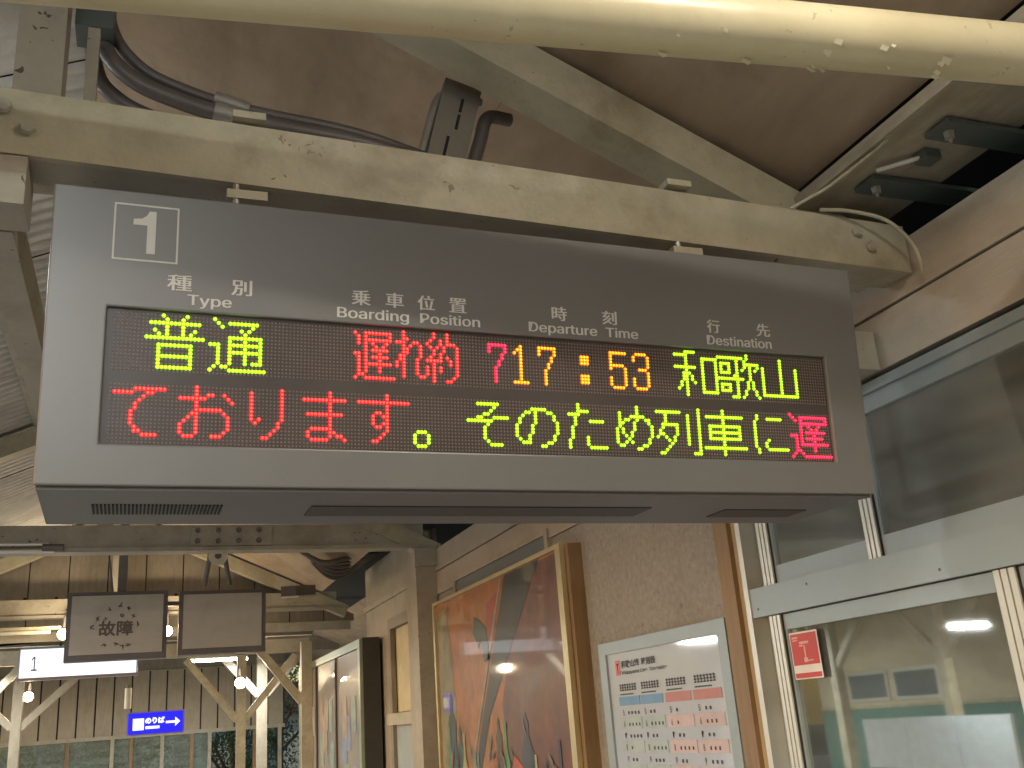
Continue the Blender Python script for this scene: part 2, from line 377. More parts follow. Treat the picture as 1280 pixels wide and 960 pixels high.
# slotted strut
t = thing('slotted_strut', 'slotted grey steel strut with bent conduit hanging below the ceiling', 'strut', (1.0, .55, 3.5))
def q(x, y, z): return Vector((x, y, z))
a, b = q(1.006, .55, 3.44), q(1.083, .55, 3.735)
part('channel', bar(NB(), a, b, .12, .04, (0, 1, 0)), mat('strut_grey', (.23, .205, .17), .5, metal=.2, dirt=.4), t, bevel=.004)
bm = NB(); d = (b-a)
for k, (s0, s1, sh) in enumerate(((.05, .32, -.01), (.42, .60, .008), (.64, .80, .008))): bar(bm, a+d*s0+q(sh, -.0215, 0), a+d*s1+q(sh, -.0215, 0), .009, .004, (0, 1, 0))
part('slot', bm, BLACK, t)
part('bent_conduit', tube(NB(), arc([(0.929, 0.550, 3.442), (0.970, 0.550, 3.587), (0.997, 0.550, 3.674), (1.038, 0.568, 3.710), (1.156, 0.586, 3.715)], 8), .013, 12), GALV, t, smooth=True)
part('side_conduit', tube(NB(), arc([(1.102, 0.586, 3.442), (1.143, 0.586, 3.569), (1.175, 0.586, 3.660), (1.257, 0.605, 3.678)], 8), .022, 12), COND, t, smooth=True)

# thin cables at right end of beam
t = thing('thin_cable', 'thin cream cable looping off the end of the cross beam to the plank', 'cable', (2.1, .1, 3.2))
part('cable', tube(NB(), arc([(2.105, -.10, 3.286), (2.105, -.03, 3.283), (2.07, .12, 3.26), (2.02, .16, 3.235), (1.97, .19, 3.21)], 8), .005, 8), CREAM, t, smooth=True)
part('cable', tube(NB(), arc([(2.06, .17, 3.205), (2.15, .15, 3.20), (2.25, .12, 3.165), (2.33, .12, 3.10), (2.355, .125, 3.03), (2.37, .14, 3.01)], 8), .006, 8), CREAM, t, smooth=True)

# ================================================================ departure board
AL, TAU = 0.0244523, 0.1010794
st, ct = math.sin(TAU), math.cos(TAU)
W, H, DX0, DX1, DZ0, DZ1, D = 1.9395, .6050, .1082, 1.8303, .0842, .3583, .3515
bd = thing('departure_board', 'large grey hanging departure board with two rows of lit red, green and amber dots', 'sign', (0, 0, 2.3), rotz=AL, local=True)
def F(x, z, o=0): return Vector((x, -z*st - o*ct, z*ct - o*st))
def ring(bm, outer, inner, o, z_in=0):
    pass
# casing: sides, top, back
prof = [(.012, 0), (D-.012, 0), (D, .012), (D+H*st, H*ct), (-H*st, H*ct), (0, .012)]
bm = NB()
prism(bm, [(p[0]+.004 if i in (4, 5) else p[0], p[1]) for i, p in enumerate(prof)], lambda y, z: (0.004, y, z), lambda y, z: (W-.004, y, z))
part('casing', bm, SIGN_U, bd, bevel=.004)
# front fascia with the opening
bm = NB(); xs = [0, DX0, DX1, W]; zs = [.004, DZ0, DZ1, H]
for i in range(3):
    for j in range(3):
        if i == 1 and j == 1: continue
        g = [F(xs[i], zs[j], .004), F(xs[i+1], zs[j], .004), F(xs[i+1], zs[j+1], .004), F(xs[i], zs[j+1], .004)]
        bm.faces.new([bm.verts.new(p) for p in g])
bmesh.ops.remove_doubles(bm, verts=bm.verts, dist=1e-5)
ret = bmesh.ops.extrude_face_region(bm, geom=bm.faces[:]); vs = [e for e in ret['geom'] if isinstance(e, bmesh.types.BMVert)]
bmesh.ops.translate(bm, verts=vs, vec=F(0, 0, .018)-F(0, 0, .004))
part('fascia', bm, SIGN, bd, bevel=.0035)
# led board
bm = NB(); prism(bm, [(DX0-.01, DZ0-.01), (DX1+.01, DZ0-.01), (DX1+.01, DZ1+.01), (DX0-.01, DZ1+.01)], lambda x, z: F(x, z, .0045), lambda x, z: F(x, z, .0075))
part('led_panel', bm, LEDB, bd)
PT = .00762
def cpos(c, r):        # column 1..224, row 1..16 upper, 20..35 lower
    return DX0 + PT*(c+1.0), DZ1 - PT*(r+.2)
G = {}
def put(rows, base, off, colr):
    for r, spec in rows.items():
        for s in spec.split(','):
            a, _, b = s.partition('-'); b = b or a
            for c in range(int(a), int(b)+1): G[(base+c, off+r)] = colr
def stroke(*rows):
    return dict(rows)
def rng(r0, r1, c, d):
    for r in range(r0, r1+1): d[r] = (d[r]+',' if r in d else '') + str(c)
    return d
# ---- lower row (offset 20)
put({1:'6-13', 2:'1-5,9,10', 3:'8', 4:'7', 5:'6', 6:'6', 7:'5', 8:'5', 9:'5', 10:'5', 11:'6', 12:'6,7', 13:'8-11'}, 1, 20, 'red')
put({0:'5', 1:'5', 2:'5,8,9,12', 3:'1-7,13', 4:'5,14', 5:'5', 6:'5-11', 7:'4,5,12', 8:'3,5,13', 9:'2,5,13', 10:'1,5,13', 11:'1,5,13', 12:'1,5,12', 13:'2-4,9-11'}, 17, 20, 'red')
put({0:'11', 1:'3,11', 2:'3,11', 3:'3,11', 4:'3,11', 5:'3,11', 6:'3,11', 7:'3,11', 8:'3,5,11', 9:'4,10', 10:'10', 11:'9', 12:'8', 13:'6,7'}, 33, 20, 'red')
put({0:'8', 1:'8', 2:'1-12', 3:'8', 4:'8', 5:'8', 6:'2-11', 7:'8', 8:'8', 9:'8', 10:'3-8', 11:'2,8,9', 12:'2,8,10,11', 13:'3-7,12'}, 49, 20, 'red')
put({0:'8', 1:'8', 2:'0-14', 3:'8', 4:'8', 5:'5,6,8', 6:'4,7,8', 7:'4,8', 8:'4,7,8', 9:'5,6,8', 10:'8', 11:'7', 12:'6', 13:'4,5'}, 65, 20, 'red')
put({10:'2,3', 11:'1,4', 12:'1,4', 13:'2,3'}, 81, 20, 'green')
put({9:'2-3', 10:'1,4', 11:'0,5', 12:'0,5', 13:'1,4', 14:'2-3'}, 81, 20, 'green')
for k in ((82, 30), (85, 30), (82, 31), (85, 31), (82, 33), (85, 33), (82, 32), (85, 32)): pass
for r in range(29, 35):
    for c in range(81, 88): G.pop((c, r), None)
put({10:'1-3', 11:'0,4', 12:'0,4', 13:'0,4', 14:'1-3'}, 81, 20, 'green')
put({1:'3-9', 2:'8', 3:'7', 4:'5,6', 5:'3,4,8-12', 6:'0-7', 7:'6', 8:'5', 9:'5', 10:'5', 11:'5', 12:'6', 13:'7-10'}, 97, 20, 'green')
put({2:'5-9', 3:'3,4,6,10,11', 4:'2,6,12', 5:'1,6,12', 6:'1,6,13', 7:'0,5,13', 8:'0,5,13', 9:'0,5,13', 10:'0,4,12', 11:'1,4,12', 12:'2-4,10,11', 13:'8,9'}, 112, 20, 'green')
put({0:'3', 1:'3', 2:'3-6', 3:'0-3', 4:'2', 5:'2,7-11', 6:'2', 7:'1', 8:'1', 9:'1', 10:'1,6', 11:'0,6', 12:'0,6', 13:'0,7-12'}, 129, 20, 'green')
put({0:'7', 1:'7', 2:'1,7', 3:'1,5-9', 4:'1,3,4,7,10,11', 5:'1,2,6,11', 6:'1,6,12', 7:'0,2,6,12', 8:'0,2,5,12', 9:'0,3,5,12', 10:'0,4,11', 11:'0,3,5,11', 12:'1,2,9,10', 13:'7,8'}, 145, 20, 'green')
put({0:'15', 1:'0-8,15', 2:'3,11,15', 3:'3,11,15', 4:'3,11,15', 5:'2-7,11,15', 6:'2,7,11,15', 7:'1,7,11,15', 8:'1,2,7,11,15', 9:'0,3,6,11,15', 10:'4,6,11,15', 11:'5,11,15', 12:'4,15', 13:'3,15', 14:'1,2,13-15'}, 159, 20, 'green')
put({0:'7', 1:'7', 2:'1-14', 3:'7', 4:'7', 5:'2-13', 6:'2,7,13', 7:'2-13', 8:'2,7,13', 9:'2-13', 10:'7', 11:'7', 12:'0-15', 13:'7', 14:'7'}, 176, 20, 'green')
put({1:'2', 2:'2,6-11', 3:'1', 4:'1', 5:'1', 6:'1', 7:'1', 8:'1', 9:'1,6', 10:'1,5', 11:'1,5', 12:'2,6-13', 13:'2'}, 194, 20, 'green')
put({0:'0', 1:'1,4-14', 2:'2,4,14', 3:'4-14', 4:'4,7,11', 5:'4,8,10', 6:'4,6-13', 7:'0-2,4,9', 8:'2,4,6-12', 9:'2,4,9', 10:'2,4-14', 11:'2,9', 12:'2,3,9', 13:'1,4', 14:'0,5-15'}, 209, 20, 'crimson')
# ---- upper row (offset 1)
put({0:'4,10', 1:'5,9', 2:'1-13', 3:'5,9', 4:'2,5,9,12', 5:'3,5,9,11', 6:'0-14', 8:'3-11', 9:'3,11', 10:'3,11', 11:'3-11', 12:'3,11', 13:'3,11', 14:'3-11'}, 9, 1, 'green')
put({0:'1', 1:'2,5-12', 2:'3,11', 3:'8,10', 4:'9', 5:'5-13', 6:'5,9,13', 7:'0-2,5-13', 8:'2,5,9,13', 9:'2,5-13', 10:'2,5,9,13', 11:'2,5,9,13', 12:'2,5,9,11-13', 13:'1,3,4', 14:'0,5-14'}, 25, 1, 'green')
put({1:'0,3-10', 2:'1,3,10', 3:'1,3-10', 4:'1,3,5,9', 5:'3,6,8', 6:'3,5-9', 7:'0,1,3,7', 8:'1,3,5-9', 9:'1,3,7', 10:'1,3-10', 11:'1,3,7', 12:'1,3,7', 13:'1,2', 14:'0,3-11'}, 64, 1, 'red')
put({0:'3', 1:'3', 2:'3,4', 3:'1-3,6,7', 4:'3,5,8', 5:'3,4,8', 6:'3,4,8', 7:'2,3,8', 8:'2,3,7', 9:'1,3,7', 10:'1,3,7', 11:'3,7', 12:'3,7', 13:'3,8,9'}, 75, 1, 'red')
put({0:'3,7', 1:'3,7', 2:'2,5,7', 3:'1,5,7-9', 4:'2,4,6,10', 5:'3,6,10', 6:'3,5,10', 7:'2,5,7,10', 8:'1-5,8,10', 9:'3,8,10', 10:'1,3,5,10', 11:'1,3,5,10', 12:'1,3,10', 13:'3,9', 14:'3,7,8'}, 84, 1, 'red')
put({2:'0-5', 3:'0,5', 4:'0,5', 5:'4', 6:'4', 7:'3', 8:'3', 9:'2', 10:'2', 11:'2', 12:'2', 13:'2'}, 104, 1, 'crimson')
put({2:'3', 3:'2,3', 4:'1,3', 5:'3', 6:'3', 7:'3', 8:'3', 9:'3', 10:'3', 11:'3', 12:'3', 13:'1-5'}, 111, 1, 'amber')
put({2:'1-6', 3:'1,6', 4:'1,6', 5:'5', 6:'5', 7:'4', 8:'4', 9:'3', 10:'3', 11:'3', 12:'3', 13:'3'}, 119, 1, 'amber')
put({4:'0-2', 5:'0-2', 6:'0-2', 10:'0-2', 11:'0-2', 12:'0-2'}, 134, 1, 'amber')
put({2:'0-5', 3:'0', 4:'0', 5:'0', 6:'0-4', 7:'0,5', 8:'5', 9:'5', 10:'0,5', 11:'0,5', 12:'0,5', 13:'1-4'}, 144, 1, 'amber')
put({2:'1-4', 3:'0,5', 4:'0,5', 5:'5', 6:'5', 7:'2-4', 8:'5', 9:'5', 10:'0,5', 11:'0,5', 12:'0,5', 13:'1-4'}, 152, 1, 'amber')
put({0:'4-7', 1:'0-4', 2:'4', 3:'4', 4:'4', 5:'0-7', 6:'4', 7:'3-5', 8:'3,4,6', 9:'3,4,6', 10:'2,4,7', 11:'2,4', 12:'1,4', 13:'4', 14:'4'}, 167, 1, 'green')
put({2:'0-5', 13:'0-5', **{r: '0,5' for r in range(3, 13)}}, 177, 1, 'green')
put({0:'11', 1:'0-9,11', 2:'7,10', 3:'1-4,7,10-15', 4:'1,4,7,10,12,15', 5:'1,4,7,9,12,14', 6:'1-4,7,12', 7:'6,7,12', 8:'0-9,12', 9:'7,11,13', 10:'1-4,7,11,13', 11:'1,4,7,11,13', 12:'1-4,7,10,14', 13:'7,10,14', 14:'5-7,9,15'}, 183, 1, 'green')
put({1:'7', 2:'7', 3:'7', **{r: '0,7,13' for r in range(4, 13)}, 13:'0-13'}, 200, 1, 'green')
LEDM = {'green': emit('led_green', (.34, .9, .0), 1.3), 'red': emit('led_red', (1.0, .006, .010), 1.6),
        'crimson': emit('led_crimson', (1.0, .008, .035), 1.6), 'amber': emit('led_amber', (1.0, .17, .0), 1.5)}
CORE = {'green': emit('core_green', (.52, 1.0, .03), 2.0), 'red': emit('core_red', (1.0, .062, .045), 2.2),
        'crimson': emit('core_crimson', (1.0, .03, .085), 2.2), 'amber': emit('core_amber', (1.0, .36, .02), 2.2)}
def dot(bm, c, r, rad, o0, o1, n=6, core=False):
    x, z = cpos(c, r)
    lo = [bm.verts.new(F(x+rad*math.cos(k*2*math.pi/n), z+rad*math.sin(k*2*math.pi/n), o0)) for k in range(n)]
    hi = [bm.verts.new(F(x+rad*.62*math.cos(k*2*math.pi/n), z+rad*.62*math.sin(k*2*math.pi/n), o1)) for k in range(n)]
    for k in range(n): bm.faces.new((lo[k], lo[(k+1) % n], hi[(k+1) % n], hi[k]))
    f = bm.faces.new(hi); f.material_index = 1 if core else 0
for cn in LEDM:
    bm = NB()
    for (c, r), k in G.items():
        if k == cn: dot(bm, c, r, .0044, .0076, .0105, 8, True)
    part('lit_led_dots', bm, [LEDM[cn], CORE[cn]], bd, label={'green': 'bright yellow-green lit dots', 'red': 'bright red lit dots', 'crimson': 'deep pinkish red lit dots', 'amber': 'amber lit dots'}[cn], kind='stuff')
bm = NB()
for r in list(range(1, 17)) + list(range(20, 36)):
    for c in range(1, 225):
        if (c, r) not in G: dot(bm, c, r, .0024, .0076, .0088, 5)
part('unlit_led_dots', bm, LEDU, bd, kind='stuff', fix=False)
# lettering
def FT(x0, z0): return lambda u, v, o: F(x0+u, z0+v, .0184+o)
def flat_text(s, x0, z0, w, h, bold=.018):
    bm = NB()
    for k, dx in enumerate((-1, 1, 0)):
        d = bold*.055*dx
        merge(bm, text_bm(s, w-bold*.11, h-bold*.02, lambda u, v, o: F(x0+u+d+bold*.055, z0+v, .0184+o+k*.00025)))
    return part('lettering', bm, WHITEP, bd, fix=False)
bm = NB(); a = .0035
for (x0, x1, z0, z1) in ((.112, .236, .577-a, .577), (.112, .236, .456, .456+a), (.112, .112+a, .456+a, .577-a), (.236-a, .236, .456+a, .577-a)):
    prism(bm, [(x0, z0), (x1, z0), (x1, z1), (x0, z1)], lambda x, z: F(x, z, .0181), lambda x, z: F(x, z, .019))
part('number_border', bm, WHITEP, bd)
bm = NB()
prism(bm, [(.1755, .473), (.192, .473), (.192, .564), (.179, .564), (.174, .554), (.165, .547), (.149, .545), (.149, .533), (.1755, .533)], lambda x, z: F(x, z, .0181), lambda x, z: F(x, z, .019))
part('number_one', bm, WHITEP, bd)
for s, x0, x1 in (('種', .218, .266), ('別', .343, .385), ('乗', .593, .635), ('車', .668, .709), ('位', .740, .780), ('置', .813, .854),
                  ('時', 1.062, 1.101), ('刻', 1.192, 1.231), ('行', 1.480, 1.518), ('先', 1.625, 1.666)):
    flat_text(s, x0, .400, x1-x0, .034)
flat_text('Type', .258, .366, .087, .028, .015)
flat_text('Boarding  Position', .562, .363, .323, .030, .015)
flat_text('Departure  Time', 1.003, .363, .283, .030, .015)
flat_text('Destination', 1.477, .369, .190, .025, .015)
# underside grilles (thin recess-dark plates 2 mm proud so nothing is coplanar)
bm = NB()
for k in range(34):
    x = .10 + k*.0076; bar(bm, (x, .135, -.0012), (x+.001, .225, -.0012), .0042, .0024)
part('vent_slots', bm, BLACK, bd)
for (x0, x1, y0, y1) in ((.54, 1.38, .14, .24), (1.605, 1.86, .16, .25)):
    part('speaker_grille', B(x0, x1, y0, y1, -.0022, .001), mat('grille_dark', (.05, .045, .04), .6), bd)
part('bottom_lip', B(.004, W-.004, -.004, .012, -.003, .006), SIGN_U, bd, bevel=.001)

# ================================================================ waiting-room wall on the right (face at x = 2.40)
wl = thing('waiting_room_wall', 'station building wall with grey aluminium windows and cream timber plate on the right', 'wall', (2.5, 0, 0))
part('stucco_panel', B(2.41, 2.56, 1.545, 6.2, 0, 2.80), STUCCO, wl)
part('wall_plate', B(2.40, 2.56, -4, 6.2, 2.803, 2.981), PLATE, wl, bevel=.006)
part('upper_plate', B(2.392, 2.56, -4, 6.2, 2.988, 3.16), PLATE, wl, bevel=.008)
part('timber_post', B(2.375, 2.47, 1.425, 1.525, 0, 2.80), TIMBER, wl, bevel=.004)
part('timber_post', B(2.395, 2.47, 1.376, 1.424, 0, 2.80), mat('pale_timber', (.42, .32, .19), .5, var=.15, grain=(6, 6, .5)), wl, bevel=.003)
part('white_strip', B(2.38, 2.45, 1.343, 1.374, 0, 2.785), ALU_L, wl, bevel=.003)
part('window_jamb', B(2.45, 2.5, 1.262, 1.342, 0, 2.785), ALU, wl)
def ribbed(y0, y1, z0, z1, x=2.40, n=3):
    bm = NB(); w = (y1-y0)
    box(bm, x+.006, x+.05, y0, y1, z0, z1, 1)
    for k in range(n):
        a = y0 + w*k/n + .003; b = y0 + w*(k+1)/n - .003
        box(bm, x, x+.02, a, b, z0, z1, 0)
    return bm
part('mullion', ribbed(1.190, 1.262, 0, 2.118), [ALU_L, GROOVE], wl)
part('mullion', ribbed(1.190, 1.262, 2.231, 2.785), [ALU_L, GROOVE], wl)
part('mullion', ribbed(.590, .655, 2.231, 2.785), [ALU_L, GROOVE], wl)
part('mullion', ribbed(.085, .165, 0, 2.118), [ALU_L, GROOVE], wl)
for yy, zz in ((.98, 2.2), (.34, 2.15), (-.1, 2.2), (1.3, 2.15)): part('screw', bolt(NB(), (2.385, yy, zz), (-1, 0, 0), .005, .002), COND, wl)
part('transom_bar', B(2.385, 2.50, -4, 1.342, 2.121, 2.228), ALU, wl, bevel=.004)
part('head_track', B(2.398, 2.50, -4, 1.30, 2.752, 2.784), ALU, wl, bevel=.003)
part('head_track', B(2.40, 2.50, -4, 1.30, 2.775, 2.80), ALU, wl) if False else None
# sashes: lower ones then upper ones
def sash(y0, y1, z0, z1, x=2.412, gm=None, sill=.055, top=.055, side=.035):
    f = part('window_sash', box(box(box(box(NB(), x, x+.03, y0, y1, z1-top, z1), x, x+.03, y0, y1, z0, z0+sill), x+.001, x+.029, y0, y0+side, z0+sill, z1-top), x+.001, x+.029, y1-side, y1, z0+sill, z1-top), ALU, wl, bevel=.002)
    g = part('pane', B(x+.012, x+.017, y0+side-.01, y1-side+.01, z0+sill-.01, z1-top+.01), gm or (UPGLASS if z0 > 2 else WINGLASS), f)
    return f
sash(.165, 1.188, .9, 2.117, side=.012)
sash(-1.2, .083, .9, 2.117)
sash(-2.6, -1.22, .9, 2.117)
sash(.655, 1.19, 2.231, 2.751, sill=.065, side=.012)
sash(-.85, .588, 2.231, 2.751, sill=.065, side=.012)
sash(-2.6, -.87, 2.231, 2.751, sill=.065)
part('dado_panel', B(2.42, 2.5, -4, 1.19, 0, .89), ALU, wl)
# room behind the glass
part('room_back', B(5.4, 5.5, -4, 7, 0, 3.1), mat('room_wall', (.12, .115, .10), .8), wl)
part('room_ceiling', B(2.6, 5.4, -4, 7, 2.95, 3.05), mat('room_wall', (.2, .2, .18), .8), wl)
# plate block near the sign's right end
part('block', B(2.24, 2.39, .42, .56, 2.80, 2.93), CREAM_DULL, wl, bevel=.01)
# soffit trims above poster
part('window_frame', B(2.395, 2.41, 3.43, 5.2, 2.52, 2.86), ALU, wl) if False else None
part('trim_board', B(2.375, 2.41, 3.0, 6.9, 2.93, 2.985), CREAM_DULL, wl, bevel=.003) if False else None
bm = box(box(NB(), 2.385, 2.409, 3.35, 5.30, 2.83, 2.86), 2.385, 2.409, 3.35, 3.40, 2.60, 2.83); box(bm, 2.385, 2.409, 5.25, 5.30, 2.60, 2.83)
part('high_window_frame', bm, CREAM_DULL, wl, bevel=.003)
part('high_window_pane', B(2.398, 2.404, 3.40, 5.25, 2.60, 2.829), mat('blue_grey_shutter', (.16, .18, .19), .4), wl)

# red notice on the glass
t = thing('red_notice', 'small red and white notice stuck in the corner of the lower window', 'notice', (2.40, 1.08, 1.88))
def WF(y0, z0, x=2.405): return lambda u, v, o: Vector((x-o, y0-u, z0+v))    # reading direction runs towards -Y
part('sheet', B(2.4065, 2.408, .998, 1.162, 1.884, 2.046), mat('notice_white', (.75, .72, .70), .4), t)
REDN = mat('notice_red', (.52, .04, .03), .4, var=.1)
part('red_field', B(2.4055, 2.4064, 1.004, 1.156, 1.932, 2.040), REDN, t)
part('red_band', B(2.4055, 2.4064, 1.004, 1.156, 1.888, 1.905), REDN, t)
PINKP = mat('pink_print', (.75, .42, .38), .5)
bm = NB()
for (u, v, w, h) in ((.05, .110, .055, .008), (.048, .100, .02, .006), (.073, .055, .008, .045), (.066, .040, .022, .015), (.09, .043, .03, .004), (.01, .150-.018, .035, .006), (.012, .123, .03, .004)):
    box(bm, 2.4045, 2.4054, 1.156-u-w, 1.156-u, 1.905+v*.9, 1.905+v*.9+h)
part('print', bm, PINKP, t)

# timetable in aluminium frame: y from 1.57 (right) to 2.81 (left), top 2.15
tt = thing('timetable_frame', 'aluminium framed train timetable with pink and blue columns on the stucco wall', 'timetable', (2.36, 2.19, .9))
bm = NB(); X0 = 2.372
for (a, b, c, d) in ((1.532, 2.755, 2.090, 2.146), (1.532, 2.755, .90, .96), (1.532, 1.600, .96, 2.090), (2.680, 2.755, .96, 2.090)): box(bm, X0, X0+.037, a, b, c, d)
part('frame', bm, ALU, tt, bevel=.006)
part('back_panel', B(X0+.012, X0+.036, 1.59, 2.69, .95, 2.095), mat('paper', (.45, .52, .64), .5, var=.04, coat=1), tt)
PX = X0+.0105
def pf(name, y0, y1, z0, z1, m, lift=0): return part(name, B(PX-lift-.001, PX-lift, y0, y1, z0, z1), m, tt)
part('icon', B(PX-.001, PX, 2.545, 2.595, 1.985, 2.055), mat('icon_pink', (.62, .18, .22), .5), tt)
INK = mat('ink', (.06, .05, .06), .5)
def pt(s, ytop, z, w, h, m=INK, bold=.01): 
    return part('lettering', text_bm(s, w, h, lambda u, v, o: Vector((PX-.0012-o, ytop-u, z+v)), bold=bold), m, tt, fix=False)
pt('和歌山線  時刻表', 2.53, 2.015, .36, .036); pt('Wakayama Line  Timetable', 2.53, 1.982, .46, .022); pt('T', 2.585, 1.995, .03, .045)
BLU = mat('table_blue', (.16, .33, .55), .5); RED_ = mat('table_red', (.48, .22, .22), .5)
PNK = mat('table_pink', (.54, .44, .47), .5); GRN = mat('table_green', (.38, .47, .50), .5)
cols4 = [(2.59, 2.37), (2.36, 2.14), (2.115, 1.885), (1.865, 1.635)]
hd = ('五条方面', '橋本方面', '王寺方面', '奈良方面')
bm_ink = NB(); 
for k, (ya, yb) in enumerate(cols4):
    part('column_head', B(PX-.001, PX, yb, ya, 1.845, 1.885), BLU if k < 2 else RED_, tt)
    # illegible bold headings as small glyph bars
    for j in range(7):
        y = ya-.02-j*.026
        for q_ in range(3): box(bm_ink, PX-.002, PX-.0012, y-.018, y, 1.912+q_*.012, 1.917+q_*.012)
        box(bm_ink, PX-.002, PX-.0012, y-.011, y-.006, 1.912, 1.944)
    for j in range(12): box(bm_ink, PX-.002, PX-.0012, ya-.02-j*.012-.007, ya-.02-j*.012, 1.893, 1.899)
    for i, hr in enumerate((5, 6, 7, 8, 9, 10, 11, 12)):
        z = 1.80 - i*.052
        if i % 2 == 1: part('row_band', B(PX-.001, PX, yb, ya, z-.008, z+.044), GRN if k < 2 else PNK, tt)
        pt(str(hr), ya-.03, z, .014*len(str(hr)), .026)
        for j in range(random.randint(1, 4)): box(bm_ink, PX-.002, PX-.0012, ya-.085-j*.035-.012, ya-.085-j*.035, z+.004, z+.018)
part('small_print', bm_ink, INK, tt, kind='stuff')

# ================================================================ poster in brass frame: y 3.10..6.04, z ..2.71
ps = thing('framed_poster', 'large orange mural poster in a brass coloured frame leaning out from the wall', 'poster', (2.34, 4.5, 1.0))
BRASS = mat('brass', (.58, .48, .28), .4, metal=.6, var=.08, scale=8, bump=0)
bm = NB(); XF = 2.30
for (a, b, c, d) in ((2.98, 5.62, 2.685, 2.71), (2.98, 5.62, .9, .94), (5.58, 5.62, .94, 2.685)): box(bm, XF, XF+.03, a, b, c, d)
for k in range(3): box(bm, XF+.002*k, XF+.03, 2.98+.028*k, 2.98+.028*k+.022, .94, 2.685)
part('frame', bm, BRASS, ps, bevel=.004)
part('side_board', B(XF+.03, 2.409, 2.93, 2.975, .9, 2.70), TIMBER, ps, bevel=.004)
part('side_board', B(XF+.03, 2.409, 5.60, 5.63, .9, 2.70), TIMBER, ps)
def artmat(name, c, **k): return mat(name, [x*.62 for x in c], .45, var=.45, scale=6, coat=.6, bump=.05, **k)
part('backdrop', B(XF+.02, XF+.035, 3.04, 5.59, .92, 2.69), artmat('art_orange', (.52, .20, .055)), ps)
def art(poly, m, lift, name='painted_shape'):
    bm = NB(); prism(bm, poly, lambda y, z: (XF+.0196-lift, y, z), lambda y, z: (XF+.0191-lift, y, z)); part(name, bm, m, ps)
YL = lambda px: px
art([(3.05, 2.67), (3.7, 2.67), (4.15, 1.9), (4.0, .95), (3.05, .95)], artmat('art_red_brown', (.22, .085, .05)), 0)
art([(5.57, 2.60), (5.3, 2.64), (5.15, 1.95), (5.3, 1.2), (5.57, 1.1)], artmat('art_yellow_grey', (.36, .30, .14)), .0006)
art([(3.35, 2.68), (3.95, 2.68), (4.62, 1.75), (4.95, 1.2), (4.90, 1.17), (4.4, 1.85)], artmat('art_dark_pole', (.06, .06, .045)), .0012)
art([(4.0, 2.68), (4.04, 2.68), (4.80, 1.62), (4.77, 1.60)], artmat('art_pale', (.42, .36, .26)), .0018)
art([(4.50, 2.46), (4.62, 2.50), (4.66, 2.40), (4.56, 2.28), (4.50, 2.34), (4.45, 2.18), (4.33, 2.2), (4.38, 2.4)], artmat('art_green_dark', (.07, .10, .06)), .0018)
art([(4.35, 2.55), (4.12, 2.60), (4.20, 2.30), (4.42, 2.2)], artmat('art_red', (.50, .09, .04)), .0006)
for (y, z, s, c) in ((5.28, 1.80, 1., (.05, .08, .07)), (5.10, 1.62, .8, (.08, .11, .07)), (4.78, 1.45, .9, (.25, .30, .18)), (4.45, 1.38, .7, (.04, .05, .07)), (4.05, 1.40, .8, (.10, .18, .08)), (3.75, 1.6, 1.1, (.04, .055, .08)), (4.25, 1.7, .6, (.12, .09, .06))):
    h = .42*s; w = .10*s
    art([(y, z+h*.55), (y+w*.5, z+h*.42), (y+w*.35, z+h*.25), (y+w, z+.02), (y+w*.7, z-h*.8), (y+w*.2, z-h*1.3), (y-w*.3, z-h*1.3), (y-w*.8, z-h*.6), (y-w, z+.03), (y-w*.35, z+h*.25), (y-w*.4, z+h*.42)], artmat('art_fig_%d' % int(y*100), c), .0024)
art([(3.98, 1.62), (4.2, 1.28), (4.22, .95), (3.66, .95), (3.70, 1.3), (3.84, 1.55)], artmat('art_scarlet', (.62, .10, .035)), .003)
art([(3.90, 1.40), (3.82, 1.0), (3.95, 1.0)], artmat('art_pale2', (.6, .52, .36)), .0036)
art([(3.48, 1.55), (3.42, 1.52), (3.20, .98), (3.62, .98)], artmat('art_yellowfan', (.42, .42, .20)), .003)
art([(3.46, 1.5), (3.40, 1.0), (3.47, 1.0)], artmat('art_dark_pole', (.06, .06, .045)), .0036)
art([(5.55, 1.3), (5.45, 1.35), (5.4, .98), (5.55, .98)], artmat('art_lime', (.40, .42, .08)), .003)
art([(5.05, 1.5), (4.9, 1.45), (4.85, .98), (5.2, .98)], artmat('art_palegreen', (.30, .38, .24)), .0018)

pal = [(.07, .16, .08), (.42, .10, .05), (.05, .06, .10), (.48, .36, .14), (.20, .30, .22), (.30, .12, .07), (.55, .46, .30), (.10, .12, .22)]
for k, c in enumerate(pal):
    bm = NB()
    for i in range(16):
        y = random.choice((5.28, 5.08, 4.8, 4.45, 4.05, 3.75, 3.4, 4.25)) + random.gauss(0, .13); z = 1.25 + random.gauss(0, .2)
        if not (3.08 < y < 5.52 and .95 < z < 2.62): continue
        a = random.gauss(1.5, .5); l = random.uniform(.03, .13); w = random.uniform(.008, .025)
        d = Vector((0, math.cos(a), math.sin(a))); n = Vector((0, -d.z, d.y)); c0 = Vector((XF+.0125-.0004*k-.00001*i, y, z))
        bm.faces.new([bm.verts.new(c0+d*l), bm.verts.new(c0+n*w), bm.verts.new(c0-d*l*.8), bm.verts.new(c0-n*w*.7)])
    part('brush_strokes', bm, artmat('stroke_%d' % k, c), ps, kind='stuff', fix=False)
